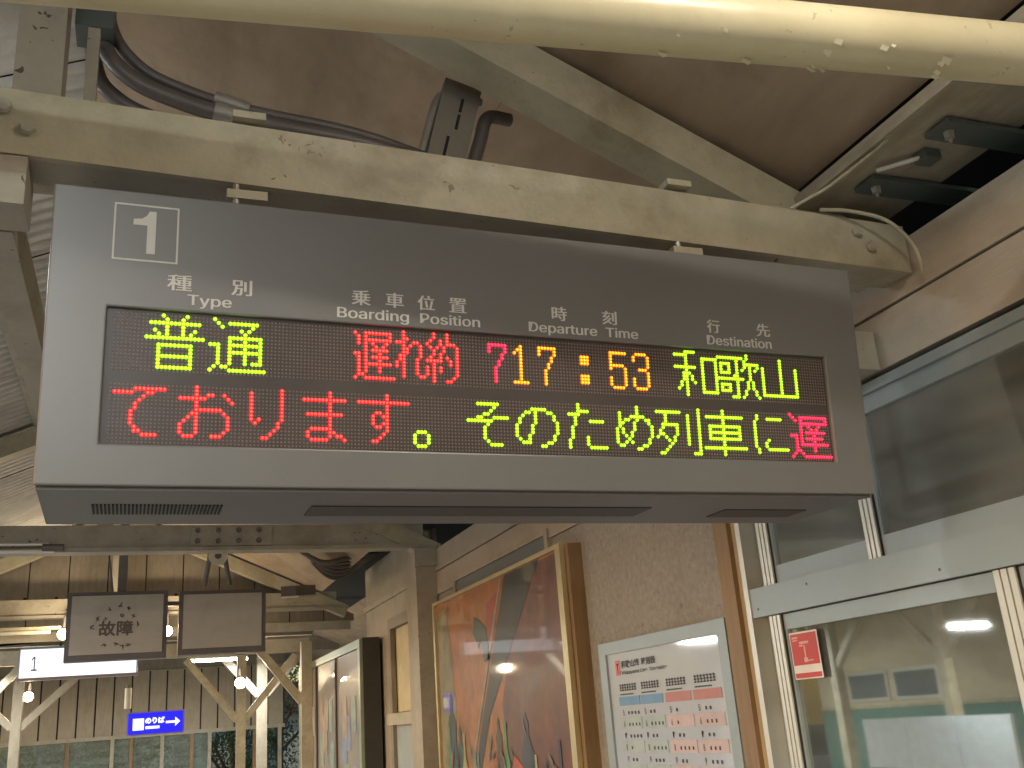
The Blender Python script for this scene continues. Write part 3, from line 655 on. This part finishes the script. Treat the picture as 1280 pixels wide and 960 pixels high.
for (y, z, s_, c) in ((5.35, 1.50, 1.0, (.10, .30, .14)), (5.0, 1.42, 1.1, (.55, .52, .18)), (4.70, 1.35, .9, (.12, .28, .24)), (4.32, 1.30, 1.0, (.62, .12, .05)), (4.12, 1.45, 1.2, (.10, .34, .12)), (3.62, 1.35, .9, (.60, .56, .30)), (3.25, 1.40, 1.0, (.06, .08, .14))):
    w = .055*s_; h = .30*s_
    art([(y-w*.35, z+h), (y+w*.35, z+h), (y+w*.35, z+h*.55), (y+w, z+h*.3), (y+w, z-h*1.6), (y-w, z-h*1.6), (y-w, z+h*.3), (y-w*.35, z+h*.55)], artmat('art_bottle_%d' % int(y*100), c), .0042)
# ================================================================ pillar and wall beyond
t = thing('pillar', 'square brown timber pillar standing left of the framed poster', 'pillar', (2.28, 5.9, 0))
part('shaft', B(2.23, 2.40, 5.80, 5.99, 0, 3.17), CREAM_DULL, t, bevel=.006)
part('side_strip', B(2.26, 2.40, 5.991, 6.25, 0, 3.35), BOARD2, t)
part('cap', B(2.21, 2.40, 5.74, 5.80, 3.03, 3.17), CREAM_DULL, t, bevel=.005)
t = thing('kiosk_wall', 'cream boarded wall with a narrow sash window beyond the pillar', 'wall', (2.4, 7.2, 0))
part('backing', B(2.505, 2.53, 6.2, 8.6, 0, 3.42), BOARD, t)
part('wall', box(box(box(NB(), 2.40, 2.5, 6.26, 6.45, 0, 3.42), 2.40, 2.5, 7.55, 8.6, 0, 3.42), 2.40, 2.5, 6.45, 7.55, 2.80, 3.42), BOARD2, t)
part('trim', B(2.375, 2.40, 6.26, 8.6, 2.98, 3.03), CREAM_DULL, t, bevel=.004)
fr = part('window_frame', box(box(box(NB(), 2.385, 2.43, 6.45, 7.56, 2.70, 2.80), 2.385, 2.43, 7.46, 7.55, .9, 2.70), 2.385, 2.43, 6.45, 6.50, .9, 2.70), BOARD, t, bevel=.004)
part('blind', B(2.44, 2.445, 6.50, 7.46, 1.95, 2.70), mat('cream_blind', (.55, .47, .28), .7), fr)
part('frosted_pane', B(2.42, 2.43, 6.50, 7.46, .9, 1.86), mat('frosted', (.38, .42, .42), .3), fr)
part('sill', B(2.34, 2.44, 6.45, 7.50, 1.84, 1.94), CREAM, t, bevel=.01)

# notice board with three leaves
t = thing('notice_board', 'green framed notice board with three tall panes beyond the pillar', 'notice board', (2.2, 9.5, .8))
XB = 2.17; GF = mat('pale_green_frame', (.30, .36, .27), .4, metal=.3, var=.1)
part('cabinet', B(XB+.03, XB+.20, 7.85, 12.0, .8, 2.67), mat('cabinet_dark', (.05, .045, .04), .5), t, bevel=.01)
bm = NB()
for (a, b, c, d) in ((7.86, 12.0, 2.58, 2.66), (7.86, 7.96, .8, 2.58), (11.9, 12.0, .8, 2.58)): box(bm, XB, XB+.03, a, b, c, d)
part('frame', bm, GF, t, bevel=.008)
for k in range(2): part('divider', B(XB, XB+.03, 9.22+1.32*k, 9.28+1.32*k, .8, 2.58), mat('dark_divider', (.07, .05, .04), .5), t)
for k in range(3):
    y0 = 7.97+1.315*k
    pn = part('pane', B(XB+.018, XB+.024, y0, y0+1.25, .85, 2.575), mat('paper_glass', (.36, .33, .31), .4, var=.12, scale=2, coat=1), t)
    for j in range(7):
        yy = y0+.1+random.random()*.8; zz = 1.1+random.random()*.8; ci = random.randint(0, 4)
        c = ((.30, .36, .55), (.5, .38, .30), (.36, .45, .40), (.52, .50, .46), (.46, .42, .52))[ci]
        part('leaflet', B(XB+.0150-.0003*j, XB+.0152-.0003*j, yy, yy+.24, zz, zz+.34), mat('leaflet_%d' % ci, c, .5, coat=1, var=.25, scale=9), pn)

# ================================================================ gable boards and hung signs
t = thing('boarded_gable', 'brown vertical boarded gable wall across the platform roof behind the hung signs', 'wall', (0, 10.05, 3))
x = -3.4; k = 0
while x < 2.55:
    w = .40
    x1 = min(x+w-.012, 2.55); za, zb = zc(x)-.05, zc(x1)-.05
    bm = NB(); y0 = 10.05 + (.006 if k % 2 else 0)
    prism(bm, [(x, 3.06), (x1, 3.06), (x1, zb), (x, za)], lambda a, b: (a, y0, b), lambda a, b: (a, y0+.02, b))
    part('board', bm, BOARD, t); x += w; k += 1
part('rail', B(-3.4, 2.5, 10.0, 10.045, 2.96, 3.06), CREAM_DULL, t, bevel=.004)
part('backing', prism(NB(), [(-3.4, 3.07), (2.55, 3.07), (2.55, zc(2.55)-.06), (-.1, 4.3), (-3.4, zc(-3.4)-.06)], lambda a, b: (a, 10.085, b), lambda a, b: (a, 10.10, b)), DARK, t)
for i in range(18): part('nail', bolt(NB(), (-3.2+i*.31, 10.04, 3.42), (0, -1, 0), .02, .01), DARK, t)

PANEL = mat('blank_panel_grey', (.48, .47, .44), .5, var=.07, scale=3, dirt=.3)
PFR = mat('panel_frame_dark', (.14, .13, .135), .5, var=.1)
def hung_panel(x0, x1, zt, zb, y, label, slant):
    t = thing('hung_sign_panel', label, 'sign', ((x0+x1)/2, y, zb), group='pair of unlit sign boxes hung in the distance')
    part('case', B(x0, x1, y+.012, y+.16, zb, zt), PFR, t, bevel=.01)
    part('face', B(x0+.04, x1-.04, y, y+.011, zb+.055, zt-.035), PANEL, t, bevel=.003)
    return t
h1 = hung_panel(-.47, .40, 3.20, 2.585, 8.0, 'unlit grey sign box with scrawled dark lettering, left of the hung pair', 0)
def h1f(x0, z0): return lambda u, v, o: Vector((x0+u, 7.9985-o, z0+v))
INKD = mat('scrawl_ink', (.13, .115, .10), .6)
part('lettering', stacked('故障', .29, .13, h1f(-.19, 2.80), .004), INKD, h1, fix=False)
bm = NB()
for k, (x, z) in enumerate(((-.10, 3.04), (-.02, 3.07), (.06, 3.05), (-.20, 2.96), (-.14, 2.95), (.10, 2.97), (.14, 2.90), (-.24, 2.88), (-.14, 2.71), (-.04, 2.72), (.02, 2.70), (.07, 2.72), (0.0, 2.98))):
    for j in range(3):
        a = random.uniform(0, 3.14); l = random.uniform(.02, .04); c = Vector((x+random.uniform(-.012, .012), 7.998, z+random.uniform(-.012, .012))); d = Vector((math.cos(a)*l/2, 0, math.sin(a)*l/2))
        bar(bm, c-d, c+d, .008, .002, (0, 1, 0))
part('scrawl', bm, INKD, h1, kind='stuff')
h2 = hung_panel(.50, 1.30, 3.19, 2.60, 8.02, 'blank grey sign box, right of the hung pair', 0)
t = thing('sign_hanger', 'dark hanging post holding the left sign box', 'bracket', (-.01, 8.05, 3.2))
part('post', B(-.05, .03, 8.03, 8.11, 3.205, 3.95), PFR, t)
part('brace', bar(NB(), (-.13, 8.06, 3.5), (-.09, 8.06, 3.20), .02, .02), PFR, t)
t = thing('sign_link', 'dark cross bracket between the two hung sign boxes', 'bracket', (.45, 8.1, 3.0))
part('bracket', B(.40, .50, 8.06, 8.12, 3.06, 3.10), PFR, t)
# loudspeaker disc and brackets
t = thing('horn_speaker', 'small white round loudspeaker hung under the roof above the blank sign box', 'speaker', (.80, 7.4, 3.45))
part('cone', tube(NB(), [(.80, 7.32, 3.40), (.80, 7.36, 3.41), (.79, 7.48, 3.44)], [.085, .075, .05], 20), mat('cream_enamel', (.62, .58, .46), .4), t, smooth=True)
part('dust_cap', tube(NB(), [(.80, 7.312, 3.40), (.80, 7.319, 3.40)], .03, 12), PFR, t)
part('bracket', bar(bar(NB(), (.74, 7.45, 3.45), (.70, 7.5, 3.16), .03, .03), (.86, 7.45, 3.45), (.92, 7.5, 3.16), .03, .03), PFR, t)

# lit platform number box "1"
t = thing('platform_number_sign', 'bright white lit sign box reading 1, partly behind the scrawled sign box', 'sign', (-.45, 12, 2.8))
LITW = emit('lit_white', (.93, .96, 1.0), .85)
part('lit_face', B(-1.23, .12, 12.0, 12.02, 2.72, 3.06), LITW, t)
part('case', B(-1.25, .14, 12.021, 12.2, 2.69, 3.09), ALU, t, bevel=.006)
part('bottom_rim', B(-1.25, .14, 11.985, 12.021, 2.685, 2.717), mat('mauve_rim', (.30, .24, .26), .5), t)
part('number_one', text_bm('1', .065, .17, lambda u, v, o: Vector((-1.10+u, 11.999-o, 2.80+v)), bold=0), mat('number_ink', (.03, .05, .12), .5), t, fix=False)
part('hanger', B(-.80, -.77, 12.05, 12.08, 3.09, 3.5), PFR, t)
# blue direction sign
t = thing('blue_direction_sign', 'small glowing blue sign with white lettering and an arrow pointing right', 'sign', (.3, 13, 2.1))
BLUE = emit('lit_blue', (.015, .012, .95), .7); LW = emit('lit_letter', (.95, .97, 1), .9)
xb0, xb1, zb0, zb1 = .045, .745, 1.975, 2.245
part('lit_face', B(xb0, xb1, 13.0, 13.02, zb0, zb1), BLUE, t)
part('case', B(xb0-.015, xb1+.015, 13.021, 13.12, zb0-.015, zb1+.015), mat('mauve_rim', (.30, .24, .26), .5), t)
part('icon', B(xb0+.06, xb0+.20, 12.994, 12.999, zb0+.05, zb0+.20), LW, t, bevel=.002)
part('lettering', stacked('のりば', .24, .075, lambda u, v, o: Vector((xb0+.22+u, 12.999-o, zb0+.13+v)), .006), LW, t, fix=False)
part('underline_text', B(xb0+.22, xb0+.40, 12.995, 12.999, zb0+.06, zb0+.095), LW, t)
bm = NB(); prism(bm, [(.48, .118), (.60, .118), (.60, .075), (.665, .135), (.60, .195), (.60, .148), (.48, .148)], lambda a, b: (xb0+a, 12.999, zb0+b), lambda a, b: (xb0+a, 12.995, zb0+b))
part('arrow', bm, LW, t)
# small white tube lamp / speaker box
t = thing('hanging_column_lamp', 'small white vertical cylinder hanging beside the blue sign', 'lamp', (.03, 12.6, 2.4))
part('cylinder', tube(NB(), [(.035, 12.6, 2.30), (.035, 12.6, 2.56)], .045, 14), mat('cream_enamel', (.62, .58, .46), .4), t, smooth=True)
part('cap', tube(NB(), [(.035, 12.6, 2.56), (.035, 12.6, 2.60)], .03, 14), PFR, t)

# lamps
BULB = emit('lamp_glow', (1.0, .80, .48), 30)
def flood(x, y, z, label, e=30, r=.055):
    t = thing('platform_lamp', label, 'lamp', (x, y, z), group='small warm platform lamps')
    bm = NB(); tube(bm, [(x, y-.03, z), (x, y, z), (x, y+.06, z+.01)], [r*.8, r, r*.7], 14); part('bulb', bm, BULB, t, smooth=True)
    part('holder', tube(NB(), [(x, y+.061, z+.01), (x, y+.12, z+.02), (x, y+.14, z+.20)], [r*.8, r*.5, .015], 10), PFR, t, smooth=True)
    ld = bpy.data.lights.new('lamp_light', 'POINT'); ld.energy = e; ld.color = (1, .78, .5); ld.shadow_soft_size = .06
    lo = bpy.data.objects.new('lamp_light', ld); col.objects.link(lo); lo.parent = t; lo.location = (0, -.12, 0)
    return t
flood(-.59, 9.5, 2.98, 'warm platform lamp glowing at the left edge of the scrawled sign box', 14)
flood(.43, 9.5, 2.97, 'warm platform lamp glowing between the two hung sign boxes', 14)
flood(1.50, 13.0, 2.30+.26, 'warm lamp glowing between the braced columns', 22, .075)
flood(-1.35, 14.6, 2.62, 'warm lamp glowing low at the left edge under the lit number sign', 22, .07)
flood(-1.10, 9.3, 3.9, 'warm lamp above the left boards hidden by the cross beam', 18) if False else None
t = thing('tube_light', 'long pale tube light fixture below the boarded gable at far left', 'lamp', (-1.2, 9.6, 3.0))
part('tube', tube(NB(), [(-2.0, 9.6, 3.02), (-.72, 9.6, 3.02)], .02, 10), mat('cream_enamel', (.62, .58, .46), .4), t)
part('housing', B(-2.0, -.62, 9.58, 9.66, 3.045, 3.075), CREAM, t)
t = thing('bracket_light', 'slim white edged light housing under the roof near the dark corner', 'lamp', (1.75, 8.0, 3.2))
part('housing', bar(NB(), (1.46, 7.6, 3.10), (1.80, 8.6, 3.24), .14, .10), COND, t)
part('rim', bar(NB(), (1.47, 7.58, 3.045), (1.81, 8.6, 3.185), .16, .018), ALU_L, t)
t = thing('cable_bundle', 'tangle of dark cables slung under the roof above the kiosk wall', 'cables', (2.1, 8, 3.5))
for k in range(6):
    dy = k*.12; p = arc([(1.5+k*.05, 7.2+dy, 3.42), (1.75, 7.4+dy, 3.34+.02*k), (2.0, 7.6+dy, 3.40-.02*k), (2.38, 7.9+dy, 3.50)], 6)
    part('cable', tube(NB(), p, .022, 8), COND, t, smooth=True)
part('dark_board', B(1.55, 2.39, 8.75, 8.8, 2.55, 3.6), DARK, t) if False else None

# horizontal beams & columns in the distance
def ycol(x, y, zt, label, w=.13, m=CREAM, sides=(-1, 1), zb=-.0, reach=.75, rise=.6):
    t = thing('braced_column', label, 'column', (x, y, zb), group='cream timber columns with Y braces')
    part('shaft', B(x-w/2, x+w/2, y-w/2, y+w/2, zb, zt), m, t, bevel=.008)
    for s in sides:
        part('brace', bar(NB(), (x+s*w*.4, y, zt-rise-.12), (x+s*reach, y, zt-.02), w*.7, w*.75), m, t, bevel=.005)
    return t
ycol(2.12, 11.0, 2.92, 'nearest cream column whose brace rises left, beside the green notice board', sides=(-1,), reach=.62, rise=.60)
ycol(1.60, 14.0, 3.00, 'cream column with two braces just right of the blue sign', sides=(-1, 1), reach=.80, rise=.8)
ycol(2.22, 17.0, 3.25, 'thin far column between the two braced columns', w=.17, sides=(-1, 1), m=BOARD2, reach=.7)
ycol(-1.42, 14.0, 3.05, 'cream column with braces at the far left edge', sides=(-1, 1), m=BOARD2, reach=.95, rise=.75)
ycol(-2.15, 12.9, 2.95, 'pale brace and column rising past the left edge', sides=(1,), reach=.85, rise=.8)
t = thing('cross_beam', 'cream beam crossing behind the lit number sign', 'beam', (0, 12.3, 3.1)); part('timber', B(-3.2, 2.4, 12.25, 12.4, 3.12, 3.30), CREAM_DULL, t, bevel=.008)
t = thing('cross_beam', 'olive cream beam on the braced column by the blue sign', 'beam', (0, 14, 3.1)); part('timber', B(-3.2, 2.6, 13.93, 14.08, 3.02, 3.22), CREAM_DULL, t, bevel=.008)
t = thing('cross_beam', 'farthest brown cross beam above the boarded end wall', 'beam', (0, 17, 3.3)); part('timber', B(-3.2, 3.6, 16.9, 17.05, 3.26, 3.46), BOARD, t, bevel=.008)
rf2 = NB(); bar(rf2, (-.1, 16, 4.9), (4.5, 16, 3.0), 13, .05); bar(rf2, (-.1, 16, 4.9), (-4.7, 16, 3.0), 13, .05); struct('far_roof', rf2, CEIL)

# boarded end wall with windows at y = 20
t = thing('end_wall', 'pale boarded end wall with a row of windows looking onto trees', 'wall', (0, 20, 0))
x = -3.6; k = 0
while x < 3.0:
    x1 = x+.33
    if x1 < 2.1 or True: part('board', B(x, x1-.03, 20.0+(.008 if k % 2 else 0), 20.03, 2.04, 3.25), BOARD2, t)
    x += .33; k += 1
part('gable', prism(NB(), [(-3.6, 3.25), (3.0, 3.25), (3.0, 3.5), (-.1, 4.75), (-3.6, 3.4)], lambda a, b: (a, 20.04, b), lambda a, b: (a, 20.08, b)), BOARD, t)
part('lintel', B(-3.6, 3.0, 19.96, 20.0, 1.98, 2.05), CREAM_DULL, t, bevel=.004)
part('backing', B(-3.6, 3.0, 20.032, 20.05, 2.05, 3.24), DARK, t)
for i, x in enumerate((-3.55, -2.3, -1.10, -.30, .05, .62, 1.18, 1.52, 2.4, 2.9)):
    part('window_post', B(x-.035, x+.035, 19.97, 20.04, 0, 1.98), CREAM_DULL if i % 2 else TIMBER, t)
for x0, x1 in ((-3.5, -2.34), (-2.26, -1.14), (-1.06, -.34), (-.26, .01), (.09, .58), (.66, 1.14), (1.22, 1.48)):
    part('pane', B(x0, x1, 20.005, 20.012, .9, 1.98), TEALGLASS, t)
part('dado', B(-3.6, 1.52, 19.98, 20.05, 0, .9), CREAM_DULL, t)

# far things: trees, pale house
LEAF = mat('leaves', (.035, .085, .055), .7, var=.25, scale=2, bump=0); BARK = mat('bark', (.09, .065, .045), .9, var=.3)
def tree(x, y, h, r, n, label, m=LEAF):
    t = thing('tree', label, 'tree', (x, y, -1.1), group='trees beyond the end wall')
    z0 = -1.1
    bm = NB(); tube(bm, arc([(x, y, z0), (x+.1, y, z0+h*.3), (x-.05, y, z0+h*.75)], 4), [.16*(1-.08*i) for i in range(9)], 8)
    for k in range(5):
        a = k*1.3; tube(bm, [(x, y, z0+h*.35+k*.1), (x+math.cos(a)*r*.6, y+math.sin(a)*r*.6, z0+h*.55+k*.2)], [.07, .02], 6)
    part('trunk', bm, BARK, t, smooth=True)
    bm = NB(); cl_ = [(random.gauss(0, .45)*r, random.gauss(0, .45)*r, z0+h*random.uniform(.3, 1.0)) for _ in range(26)]
    for i in range(n):
        c = random.choice(cl_); p = Vector((x+c[0], y+c[1], c[2])) + Vector([random.gauss(0, .28*r*.6) for _ in range(3)])
        a = Vector([random.uniform(-1, 1) for _ in range(3)]).normalized(); b = a.orthogonal().normalized(); s = random.uniform(.04, .09)
        bm.faces.new([bm.verts.new(p+a*s), bm.verts.new(p+b*s*.5), bm.verts.new(p-a*s), bm.verts.new(p-b*s*.5)])
    part('crown', bm, m, t, fix=False); return t
tree(-2.6, 27, 4.0, 1.9, 4500, 'broad dark green tree seen through the leftmost window')
tree(.2, 29, 3.8, 1.5, 3000, 'green tree behind the middle windows')
tree(2.6, 28, 4.2, 1.3, 3000, 'green tree beyond the braced columns', mat('leaves_light', (.06, .12, .05), .7, var=.5, scale=2, bump=0))
tree(4.4, 33, 6.5, 2.2, 4000, 'tall dark tree at the right of the far trees')
t = thing('far_house', 'pale blue grey house wall with windows beyond the columns', 'house', (3.5, 36, -1.1))
part('wall', B(-4.0, 9, 36, 42, -1.1, 2.6), mat('pale_blue_wall', (.20, .28, .34), .8), t)
part('roof', prism(NB(), [(-4.4, 2.6), (9.4, 2.6), (8.5, 3.6), (-3.5, 3.6)], lambda a, b: (a, 35.6, b), lambda a, b: (a, 42.4, b)), COND, t)
for x in (0.2, 2.6, 5.0, 7.2): part('window', B(x, x+1.1, 35.95, 35.99, .6, 1.9), mat('far_window', (.5, .6, .66), .2), t)

# ================================================================ opposite platform (outside the frame, mirrored in the window glass)
OX = -6.0
struct('opposite_platform', B(-16, OX+1.6, 3, 26, -1.08, 0), mat('platform_asphalt', (.11, .105, .10), .8))
for (y, lab) in ((12.1, 'pale column with Y braces on the opposite platform, nearer the building'), (9.65, 'pale column with Y braces on the opposite platform, behind the white board'), (15.6, 'farthest pale column of the opposite platform')):
    t = thing('braced_column', lab, 'column', (OX, y, 0), group='columns of the opposite platform')
    part('shaft', B(OX-.08, OX+.08, y-.08, y+.08, 0, 3.0), CREAM, t, bevel=.01)
    for s in (-1, 1): part('brace', bar(NB(), (OX, y+s*.05, 2.2), (OX, y+s*.8, 2.95), .1, .1), CREAM, t)
    part('beam', B(OX-.07, OX+.07, y-1.2, y+1.2, 3.0, 3.14), CREAM, t)
t = thing('opposite_building', 'cream and green station building on the opposite platform seen mirrored in the glass', 'building', (OX-2, 12.5, 0))
part('wall', B(OX-2.2, OX-2.0, 9.9, 15.4, 1.55, 3.6), mat('cream_wall', (.55, .47, .33), .7), t)
part('green_dado', B(OX-2.2, OX-1.99, 9.9, 15.4, 0, 1.5), mat('green_dado', (.09, .21, .18), .5), t)
part('rail', B(OX-2.2, OX-1.95, 9.9, 15.4, 1.5, 1.56), CREAM, t)
for y in (12.0, 13.3):
    w = part('window', B(OX-1.99, OX-1.96, y, y+1.15, 1.62, 2.15), ALU_L, t); part('pane', B(OX-1.955, OX-1.95, y+.07, y+1.08, 1.68, 2.09), mat('far_pane', (.10, .13, .15), .15), w)
t = thing('white_hoarding', 'long white boarded fence on the opposite platform', 'fence', (OX+.6, 10, 0))
for k in range(3): part('panel', B(OX+.55, OX+.6, 8.1+k*.95, 8.1+k*.95+.93, .75, 1.42), mat('white_board', (.62, .66, .68), .5), t)
t = thing('opposite_roof', 'pitched roof over the opposite platform', 'roof', (OX, 12, 3))
part('sheet', B(OX-2.5, OX+2, 5, 24, 3.35, 3.42), BOARD2, t)
for i in range(8): part('rafter', B(OX-2.5, OX+2, 5.5+i*2.3, 5.6+i*2.3, 3.20, 3.34), CREAM, t)
part('fascia', B(OX-2.4, OX+1.8, 4.9, 5.0, 3.0, 3.34), CREAM, t)
def striplight(x0, x1, y0, y1, z, label, e, colr=(.97, 1, .97), grp='fluorescent strip lights', tubeE=45):
    name_ = '%d_%d' % (int(colr[2]*100), tubeE)
    t = thing('strip_light', label, 'lamp', ((x0+x1)/2, (y0+y1)/2, z), group=grp)
    L_ = max(x1-x0, y1-y0); alongx = (x1-x0) > (y1-y0)
    a, b = ((x0, (y0+y1)/2, z), (x1, (y0+y1)/2, z)) if alongx else (((x0+x1)/2, y0, z), ((x0+x1)/2, y1, z))
    part('tube', tube(NB(), [a, b], .018, 10), emit('tube_glow_%s' % name_, colr, tubeE), t)
    hb = NB(); bar(hb, Vector(a)+Vector((0, 0, .05)), Vector(b)+Vector((0, 0, .05)), .05, .03); part('housing', hb, mat('cream_enamel', (.62, .58, .46), .4), t)
    ld = bpy.data.lights.new('tube_light_area', 'AREA'); ld.shape = 'RECTANGLE'; ld.energy = e; ld.color = colr; ld.spread = R(180)
    ld.size, ld.size_y = (L_, .05) if alongx else (.05, L_)
    lo = bpy.data.objects.new('tube_light_area', ld); col.objects.link(lo); lo.parent = t; lo.location = (0, 0, -.03)
    return t
striplight(-5.5, -4.9, 8.2, 8.25, 2.52, 'strip light over the white fence on the opposite platform', 100, grp='opposite platform lamps')
striplight(-4.9, -4.2, 13.7, 13.75, 2.88, 'strip light before the opposite building', 260, grp='opposite platform lamps')
# lamps of our own platform behind the photographer, then fill strips added past the board
striplight(1.0, 2.2, -1.42, -1.37, 3.68, 'strip light just behind the thick pipe', 26, colr=(1, .93, .80))
striplight(-1.6, -.4, -2.6, -2.55, 3.35, 'strip light at the left behind the photographer', 45, colr=(.9, .97, 1))
striplight(-.9, .15, -5.2, -5.15, 3.42, 'strip light farther behind the photographer', 80, colr=(.93, .98, 1))
striplight(-1.6, -.6, .95, 1.0, 3.55, 'added fill strip light under the left slope beside the board', 30, colr=(.95, .98, 1))  # out-of-view lamp added to light the far truss and gable
striplight(-2.9, -2.85, 6.5, 7.7, 3.0, 'added fill strip light at the track edge in the distance', 90, colr=(.95, .98, 1))  # unseen lamp added to lift the gable boards
striplight(.9, 1.9, 16.3, 16.35, 3.12, 'added fill strip light among the far columns', 90)  # lamp added to brighten the far columns and end wall
striplight(-2.6, -1.7, 12.6, 12.65, 2.85, 'added fill strip light by the far left column', 60)  # lamp added to brighten the far left background
